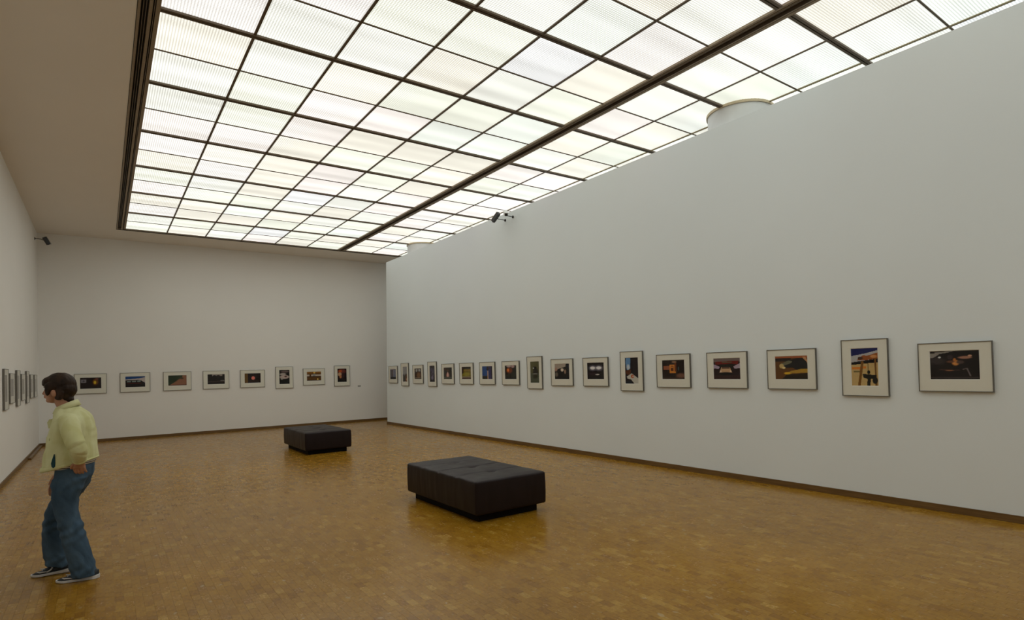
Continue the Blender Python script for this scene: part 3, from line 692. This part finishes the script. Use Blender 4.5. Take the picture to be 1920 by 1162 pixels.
# ------------------------------------------------------------------ the visitor
PO = Vector((-.19, 5.73, 0)); PRZ = math.atan2(.243, -.97)
def skin_mat():
    t = NT('skin'); co = t.n('ShaderNodeTexCoord').outputs['Object']
    n1 = t.n('ShaderNodeTexNoise', i_Scale=18.0, i_Detail=3.0); t.set(n1.inputs['Vector'], co)
    t.set(t.b.inputs['Base Color'], t.ramp(n1.outputs[0], [(0.3, (0.36, 0.17, 0.095)), (0.7, (0.46, 0.23, 0.135))]))
    t.b.inputs['Roughness'].default_value = .5; t.b.inputs['Subsurface Weight'].default_value = .08
    t.b.inputs['Subsurface Radius'].default_value = (.01, .004, .002); return t.m
M_skin = skin_mat()
def cloth(name, c0, c1, scale, bumpk, rough=.9, weave=700):
    t = NT(name); co = t.n('ShaderNodeTexCoord').outputs['Object']
    mp = t.n('ShaderNodeMapping'); t.set(mp.inputs[0], co); mp.inputs['Scale'].default_value = (1, 1, .45)
    n1 = t.n('ShaderNodeTexNoise', i_Scale=scale, i_Detail=4.0, i_Distortion=.6); t.set(n1.inputs['Vector'], mp.outputs[0])
    n2 = t.n('ShaderNodeTexNoise', i_Scale=float(weave), i_Detail=1.0); t.set(n2.inputs['Vector'], co)
    t.set(t.b.inputs['Base Color'], t.ramp(t.math('ADD', t.math('MULTIPLY', n1.outputs[0], .8), t.math('MULTIPLY', n2.outputs[0], .2)), [(0.35, c0), (0.65, c1)]))
    t.b.inputs['Roughness'].default_value = rough; t.b.inputs['Specular IOR Level'].default_value = .2
    t.bump(n1.outputs[0], bumpk, .012); return t.m
M_jacket = cloth('pale_yellow_green_cotton', (0.58, 0.575, 0.28), (0.70, 0.71, 0.43), 9, .5)
M_denim = cloth('blue_denim', (0.028, 0.056, 0.095), (0.078, 0.132, 0.20), 8, .8)
M_hair = cloth('dark_brown_hair', (0.013, 0.007, 0.0045), (0.045, 0.025, 0.015), 16, .25, .5, 300)
M_shoe = plain('navy_mesh_shoe', (0.018, 0.024, 0.034), .7, 0, .2, 90, .3)
M_sole = plain('white_rubber_sole', (0.66, 0.66, 0.68), .6)
M_teal = plain('teal_lining', (0.008, 0.05, 0.07), .9)
M_eye = plain('eye_white', (0.7, 0.68, 0.64), .2); M_iris = plain('iris_brown', (0.03, 0.015, 0.01), .2)
M_lip = plain('lips', (0.34, 0.11, 0.08), .5)
def stripes():
    t = NT('striped_shirt'); sp = t.n('ShaderNodeSeparateXYZ'); t.set(sp.inputs[0], t.n('ShaderNodeTexCoord').outputs['Object'])
    t.set(t.b.inputs['Base Color'], t.ramp(t.math('FRACT', t.math('MULTIPLY', sp.outputs[2], 70)), [(0, (.02, .02, .03)), (.45, (.6, .6, .58))], 'CONSTANT')); return t.m
M_stripe = stripes()

def solid(mb, name, mat, parent, voxel, smooth_it=4, disp=None, inherit=None):
    """fuse overlapping closed shapes into one continuous surface"""
    me = bpy.data.meshes.new(name); me.from_pydata([tuple(v) for v in mb.v], [], mb.f)
    bm = bmesh.new(); bm.from_mesh(me); bmesh.ops.recalc_face_normals(bm, faces=bm.faces); bm.to_mesh(me); bm.free()
    o = bpy.data.objects.new(name, me); COL.objects.link(o)
    r = o.modifiers.new('r', 'REMESH'); r.mode = 'VOXEL'; r.voxel_size = voxel
    s = o.modifiers.new('s', 'SMOOTH'); s.iterations = smooth_it; s.factor = .5
    dg = bpy.context.evaluated_depsgraph_get(); m2 = bpy.data.meshes.new_from_object(o.evaluated_get(dg)); o.modifiers.clear(); o.data = m2
    bpy.data.meshes.remove(me)
    if disp:
        m2.calc_loop_triangles()
        nv = len(m2.vertices); co = np.empty(nv * 3, np.float32); nn = np.empty(nv * 3, np.float32)
        m2.vertices.foreach_get('co', co); m2.vertex_normals.foreach_get('vector', nn)
        co = co.reshape(-1, 3); nn = nn.reshape(-1, 3)
        new = [Vector(c) + disp(Vector(c), Vector(n_)) for c, n_ in zip(co, nn)]
        m2.vertices.foreach_set('co', np.array(new, np.float32).reshape(-1)); m2.update()
    m2.polygons.foreach_set('use_smooth', [True] * len(m2.polygons)); m2.materials.clear(); m2.materials.append(mat); m2.name = name
    if parent: o.parent = parent
    return o
def zring(z, ff, fb, l0, l1, n=28, p=2.3, ztilt=0.0):
    cx, rx, cy, ry = (ff + fb) / 2, (ff - fb) / 2, (l0 + l1) / 2, (l1 - l0) / 2; out = []
    for k in range(n):
        a = 2 * math.pi * k / n; c, s_ = math.cos(a), math.sin(a)
        x = cx + rx * math.copysign(abs(c) ** (2/p), c); y = cy + ry * math.copysign(abs(s_) ** (2/p), s_)
        out.append((x, y, z + ztilt * (ff - x)))
    return out

# body: head, neck, torso, arms and hands in one continuous surface
b = MB()
b.ell((.080, 0, 1.505), (.098, .076, .098)); b.ell((.118, 0, 1.462), (.062, .062, .078), tilt=-.12)
b.ell((.128, 0, 1.410), (.044, .045, .040)); b.ell((.152, 0, 1.393), (.022, .024, .018))      # jaw, chin
b.ell((.163, 0, 1.498), (.018, .050, .016))                                                    # brow
b.tube([(.170, 0, 1.488), (.180, 0, 1.462), (.187, 0, 1.447), (.176, 0, 1.438)], [.008, .0095, .012, .009], 12)   # nose
b.ell((.176, 0, 1.4265), (.009, .020, .006)); b.ell((.174, 0, 1.4165), (.010, .018, .0065))    # lips
for s_ in (-1, 1):
    b.ell((.150, s_ * .040, 1.452), (.022, .020, .026))                                        # cheek
    b.ell((.099, s_ * .083, 1.449), (.017, .009, .028), tilt=.25)                              # ear
    b.ell((.101, s_ * .080, 1.462), (.015, .010, .014))
b.tube([(.075, 0, 1.43), (.065, 0, 1.385), (.045, 0, 1.34), (.02, 0, 1.28)], [(.055, .056), (.052, .054), (.053, .056), (.075, .065)], 20)
b.rings([zring(z, ff, fb, -hl, hl) for z, ff, fb, hl in [(.80, .09, -.10, .14), (.95, .10, -.10, .13), (1.1, .10, -.11, .14), (1.22, .09, -.10, .165), (1.29, .06, -.06, .12), (1.32, .05, -.02, .05)]])
# left arm (towards the viewer), hand on the back of the hip
b.tube([(-.005, .165, 1.255), (-.055, .26, 1.15), (-.108, .315, 1.055)], [.045, .043, .036], 14)
b.tube([(-.108, .315, 1.055), (-.112, .268, 1.0), (-.102, .222, .945), (-.096, .205, .918)], [.036, .036, .027, .025], 14)
b.tube([(-.098, .207, .922), (-.094, .198, .900), (-.092, .190, .876)], [(.030, .016), (.036, .015), (.040, .014)], 14)
for dx, ln, dl in ((.030, .044, 0), (.010, .050, .001), (-.010, .048, .001), (-.030, .038, 0)):
    b.tube([(-.090 + dx * 1.0, .188, .886), (-.090 + dx * 1.1, .190, .870), (-.094 + dx * 1.1, .184, .870 - ln * .5), (-.100 + dx * 1.05, .170, .870 - ln * .85)], [.0095, .0095, .0088, .0075], 10)
b.tube([(-.072, .204, .915), (-.052, .208, .902), (-.042, .204, .886), (-.040, .196, .872)], [.012, .011, .0095, .008], 10)     # thumb
# right arm, hanging in front of the far thigh
b.tube([(.02, -.165, 1.255), (.06, -.225, 1.13), (.085, -.245, 1.0)], [.045, .042, .036], 14)
b.tube([(.085, -.245, 1.0), (.135, -.235, .88), (.175, -.215, .765)], [.036, .034, .025], 14)
b.tube([(.175, -.215, .77), (.185, -.213, .735), (.196, -.210, .695)], [(.018, .030), (.015, .038), (.014, .040)], 14)
for dx, ln in ((.028, .062), (.009, .070), (-.010, .066), (-.028, .052)):
    b.tube([(.196 + dx * .5, -.210 + dx * .8, .705), (.205 + dx * .5, -.208 + dx * .8, .70 - ln * .5), (.204 + dx * .4, -.204 + dx * .8, .70 - ln), (.198 + dx * .4, -.200 + dx * .7, .70 - ln * 1.25)], [.0095, .009, .0085, .007], 10)
b.tube([(.178, -.196, .75), (.190, -.176, .722), (.200, -.170, .695)], [.012, .011, .008], 10)
body = solid(b, 'person', M_skin, None, .0042, 3)
body.location = PO; body.rotation_euler = (0, 0, PRZ)
tag(body, 'person with short dark hair in pale yellow jacket and blue jeans, hand on hip', 'person')
for s_ in (-1, 1):
    e = MB().ell((.160, s_ * .030, 1.4775), (.0125, .0135, .0095), 14, 8).build('eye', M_eye, body, smooth=True)
    MB().ell((.1690, s_ * .031, 1.4775), (.005, .006, .0055), 10, 6).build('iris', M_iris, e, smooth=True)
    MB().tube([(.175, s_ * .012, 1.4955), (.177, s_ * .028, 1.4985), (.166, s_ * .046, 1.4945)], [.0028, .0038, .002], 8).build('eyebrow', M_hair, body, smooth=True)
MB().ell((.1795, 0, 1.4268), (.007, .017, .0045), 14, 6).build('upper_lip', M_lip, body, smooth=True)
MB().ell((.1785, 0, 1.4172), (.0075, .015, .005), 14, 6).build('lower_lip', M_lip, body, smooth=True)
# hair
h = MB()
h.ell((.078, 0, 1.518), (.104, .086, .092)); h.ell((.042, 0, 1.480), (.070, .082, .078)); h.ell((.148, 0, 1.540), (.047, .066, .040), tilt=.35)
h.ell((.172, 0, 1.522), (.020, .052, .020), tilt=.3); h.ell((.040, 0, 1.430), (.045, .066, .048)); h.ell((.020, 0, 1.398), (.026, .050, .030)); h.ell((.040, 0, 1.400), (.030, .05, .022))
for s_ in (-1, 1):
    h.ell((.143, s_ * .066, 1.478), (.018, .014, .050)); h.ell((.120, s_ * .076, 1.505), (.040, .014, .032)); h.ell((.062, s_ * .076, 1.455), (.028, .012, .050)); h.ell((.072, s_ * .068, 1.412), (.028, .012, .020))
def hair_disp(c, n):
    a = math.atan2(c.z - 1.47, c.x - .07)
    rad = math.hypot(c.x - .07, c.z - 1.47)
    return n * (.0022 * noise.noise(Vector((c.y * 75, a * 2.2, rad * 20))) + .0016 * noise.noise(Vector((c.y * 22, a * 1.5, 3))))
solid(h, 'hair', M_hair, body, .0045, 3, hair_disp)
# jacket
j = MB()
sec = [(.845, .192, -.148, .200, .23), (.875, .189, -.150, .205, .16), (.93, .180, -.150, .206, .08), (1.02, .166, -.145, .202, 0), (1.10, .154, -.140, .200, 0), (1.16, .136, -.137, .202, 0),
       (1.215, .119, -.126, .202, 0), (1.255, .106, -.112, .190, 0), (1.285, .106, -.092, .162, 0), (1.315, .097, -.064, .115, 0), (1.34, .080, -.035, .072, 0)]
j.rings([zring(z, ff, fb, -hl, hl, 36, 2.5, tl) for z, ff, fb, hl, tl in sec])
j.tube([(-.002, .150, 1.250), (-.035, .205, 1.205), (-.070, .268, 1.135), (-.104, .310, 1.065), (-.112, .305, 1.030), (-.110, .268, .990), (-.102, .226, .948)], [.062, .066, .064, .062, .060, .056, .046], 22)
j.tube([(.02, -.150, 1.25), (.06, -.225, 1.13), (.085, -.245, 1.0), (.125, -.238, .90), (.155, -.226, .82)], [.062, .060, .056, .050, .044], 20)
def jacket_disp(c, n):
    v = Vector((c.x * 7, c.y * 7, c.z * 9)); k = .006 * noise.noise(v + Vector((2, 0, 0)))
    k += .0045 * noise.noise(Vector((c.x * 24 + c.z * 16, c.y * 8, c.z * 18 - c.x * 14)))
    if c.y > .215:
        k = k * .55 - .005 * math.exp(-((c.z - 1.045 + (c.x + .1) * .5) / .012) ** 2) - .004 * math.exp(-((c.z - 1.00 - (c.x + .1) * .3) / .010) ** 2) - .003 * math.exp(-((c.z - 1.10 + (c.x + .1) * .9) / .014) ** 2)
    return n * k
jk = solid(j, 'jacket', M_jacket, body, .0065, 4, jacket_disp)
# seams, pockets, cuffs, collar, lapel
MB().rings([zring(z, ff + .002, fb - .004, -hl, hl, 36, 2.5, tl) for z, ff, fb, hl, tl in [(.842, .194, -.149, .203, .23), (.850, .199, -.153, .209, .225), (.872, .198, -.153, .210, .175), (.880, .192, -.150, .206, .16)]]).build('waistband', M_jacket, jk, smooth=True)
col_pts = []
for k in range(25):
    a = math.radians(-150 + 300 * k / 24); col_pts.append((.040 - .062 * math.cos(a) * -1 * -1, .066 * math.sin(a)))
cl = MB()
n = len(col_pts)
ringA, ringB, ringC, ringD = [], [], [], []
for (x, y) in col_pts:
    back = (.10 - x) / .12
    zb = 1.300 + .062 * max(0, min(1, back)); zt_ = zb + .030
    dx, dy = x - .04, y; L_ = math.hypot(dx, dy)
    ringA.append((x, y, zt_)); ringB.append((x + dx/L_ * .010, y + dy/L_ * .010, zt_ + .001)); ringC.append((x + dx/L_ * .030, y + dy/L_ * .030, zb - .012)); ringD.append((x + dx/L_ * .012, y + dy/L_ * .012, zb - .02))
cl.v = ringA + ringB + ringC + ringD
for i in range(n - 1):
    for q in range(4): cl.f.append((q*n+i, q*n+i+1, ((q+1) % 4)*n+i+1, ((q+1) % 4)*n+i))
cl.f += [(0, n, 2*n, 3*n), (n-1, 2*n-1, 3*n-1, 4*n-1)]
cl.build('collar', M_jacket, jk, smooth=True)
for s_ in (1, -1):
    lp = MB(); lp.prism([(0, .012), (.034, .004), (.047, -.018), (.040, -.066), (.008, -.055)], -.004, .004)
    o = lp.build('lapel', M_jacket, jk, bevel=.0015); o.rotation_euler = (math.pi/2, 0, 0); o.location = (.104, s_ * .05, 1.243)
pk = MB(); pts = [(.062, .993), (.074, .955), (.082, .925), (.079, .901), (.067, .890), (.056, .900), (.055, .930), (.058, .965)]
pk.v = [(x, .1965 + (.003 if z < .95 else 0), z) for x, z in pts] + [(x, .212 - abs(x - .067) * .4, z) for x, z in pts]
m_ = len(pts); pk.f = [tuple(range(m_)), tuple(range(2*m_-1, m_-1, -1))] + [(i, (i+1) % m_, m_+(i+1) % m_, m_+i) for i in range(m_)]
pk.build('pocket_opening', M_teal, jk)
cf = MB(); cf.tube([(-.104, .236, .958), (-.100, .220, .940), (-.099, .216, .934)], [.046, .049, .047], 22).build('cuff', M_jacket, jk, smooth=True)
fp = MB(); fp.v = [(x, y, z) for x, y, z in [(.140, .090, 1.100), (.098, .160, 1.094), (.098, .160, 1.108), (.140, .090, 1.114), (.145, .096, 1.098), (.103, .172, 1.092), (.103, .172, 1.109), (.144, .096, 1.115)]]
fp.f = [(0, 3, 2, 1), (4, 5, 6, 7), (0, 1, 5, 4), (1, 2, 6, 5), (2, 3, 7, 6), (3, 0, 4, 7)]
fp.build('pocket_flap', M_jacket, jk)
# shirt hem
MB().rings([zring(z, ff, fb, -hl, hl, 32, 2.4, .16) for z, ff, fb, hl in [(.852, .112, -.134, .166), (.866, .118, -.138, .172), (.90, .12, -.14, .172)]]).build('striped_shirt', M_stripe, body, smooth=True)
# jeans
q = MB()
q.rings([zring(z, ff, fb, -hl, hl, 30, 2.4) for z, ff, fb, hl in [(.90, .108, -.126, .158), (.86, .110, -.130, .165), (.80, .113, -.124, .170), (.745, .114, -.100, .165), (.70, .108, -.070, .140), (.68, .09, -.05, .11)]])
near = [(.79, .113, -.118, .004, .172), (.73, .115, -.090, .008, .178), (.632, .111, -.057, .014, .178), (.56, .101, -.053, .018, .172), (.501, .092, -.056, .022, .168), (.43, .079, -.082, .024, .168), (.386, .070, -.093, .024, .170), (.31, .053, -.110, .022, .174),
        (.252, .038, -.126, .020, .178), (.178, .021, -.142, .016, .182), (.118, .007, -.155, .012, .186), (.060, -.004, -.166, .010, .188), (.028, -.012, -.170, .012, .186)]
q.rings([zring(z, ff, fb, l0, l1, 26, 2.2, .03 if z < .1 else 0) for z, ff, fb, l0, l1 in near])
farl = [(.79, .112, -.10, -.172, -.004), (.72, .130, -.080, -.184, -.020), (.65, .162, -.035, -.200, -.040), (.592, .192, .010, -.212, -.056), (.54, .216, .045, -.220, -.066), (.496, .234, .070, -.226, -.072), (.431, .250, .086, -.230, -.078), (.37, .255, .090, -.232, -.080),
        (.315, .257, .092, -.234, -.080), (.25, .256, .092, -.236, -.080), (.181, .252, .090, -.238, -.078), (.125, .245, .088, -.240, -.076), (.085, .238, .088, -.240, -.076)]
q.rings([zring(z, ff, fb, l0, l1, 26, 2.2, -.22 if z < .1 else (-.1 if z < .13 else 0)) for z, ff, fb, l0, l1 in farl])
def jeans_disp(c, n):
    k = .004 * noise.noise(Vector((c.x * 9, c.y * 9, c.z * 6)))
    s_ = math.sin(c.z * 70 + c.x * 45 + 3 * noise.noise(c * 6)); band = math.exp(-((c.z - .40) / .09) ** 2) + .8 * math.exp(-((c.z - .73) / .05) ** 2) + .8 * math.exp(-((c.z - .10) / .06) ** 2)
    k += .0052 * s_ * band + .0045 * noise.noise(Vector((c.x * 30 - c.z * 18, c.y * 12, c.z * 10)))
    return n * k
solid(q, 'jeans', M_denim, body, .0065, 3, jeans_disp)
# shoes
def shoe(f0, l0, z0, yaw, pitch, L_=.278):
    root = MB()
    def prof(u):       # u -.5 heel .. .5 toe -> half width, height of the upper
        t_ = min(1, max(0, (u + .5) / .16)); e1 = math.sqrt(max(0, 1 - (1 - t_) ** 2)); q_ = min(1, max(0, (.5 - u) / .24)); e2 = math.sqrt(max(0, 1 - (1 - q_) ** 2))
        w_ = (.036 + .010 * math.exp(-((u - .22) / .2) ** 2)) * max(.06, e1) * max(.06, e2)
        top = .030 + .040 / (1 + math.exp((u - .16) / .065)) * (.80 + .2 * e1) - .012 * max(0, (u - .40) / .1)
        return w_, top
    US = [-.5, -.497, -.485, -.46, -.42, -.36, -.28, -.2, -.1, 0, .08, .15, .22, .29, .35, .40, .44, .47, .488, .497, .5]
    def ring(u, w_, top, zb):
        out = []
        for k in range(20):
            a = 2 * math.pi * k / 20; out.append((u * L_, w_ * math.cos(a), zb + (top - zb) * (.5 + .5 * math.sin(a))))
        return out
    up = MB().rings([ring(u * .985, prof(u)[0] * .97, prof(u)[1], .012) for u in US]).build('shoe', M_shoe, body, smooth=True)
    up.location = (f0, l0, z0); up.rotation_euler = (0, pitch, yaw)
    def srg(u):
        w_ = prof(u)[0]; zt_ = .020 + .016 * max(0, -u * 2 - .2) ** 1.3 + .004 * max(0, u * 2 - .6); zb = .001 + .012 * max(0, u * 2 - .6)
        return [(u * L_ * 1.01, w_ * 1.0, zb), (u * L_ * 1.02, w_ * 1.06, zb + .004), (u * L_ * 1.02, w_ * 1.07, zt_ - .003), (u * L_ * 1.01, w_ * 1.0, zt_), (u * L_ * 1.01, -w_ * 1.0, zt_), (u * L_ * 1.02, -w_ * 1.07, zt_ - .003), (u * L_ * 1.02, -w_ * 1.06, zb + .004), (u * L_ * 1.01, -w_ * 1.0, zb)]
    MB().rings([srg(u) for u in US]).build('sole', M_sole, up)
    for s_ in (1, -1):
        MB().tube([(.10 * L_, s_ * .046, .030), (.02 * L_, s_ * .045, .040), (-.04 * L_, s_ * .042, .056), (0.0 * L_, s_ * .034, .066)], [.0045, .0055, .0055, .003], 8).build('side_stripe', M_sole, up, smooth=True)
        MB().tube([(.10 * L_, s_ * .046, .034), (.26 * L_, s_ * .047, .036), (.32 * L_, s_ * .040, .042)], [.004, .0045, .003], 8).build('side_stripe', M_sole, up, smooth=True)
    for k in range(4):
        u = .05 + .055 * k; z_ = .064 - .030 * (k * .055) / .25 - .001
        MB().tube([(u * L_, -.018, z_ - .004), (u * L_ + .004, 0, z_ + .0025), (u * L_, .018, z_ - .004)], [.0022, .0026, .0022], 8).build('lace', M_sole, up, smooth=True)
    return up
shoe(-.046, .098, .0, .0, .0)
shoe(.192, -.158, .006, .08, .05)
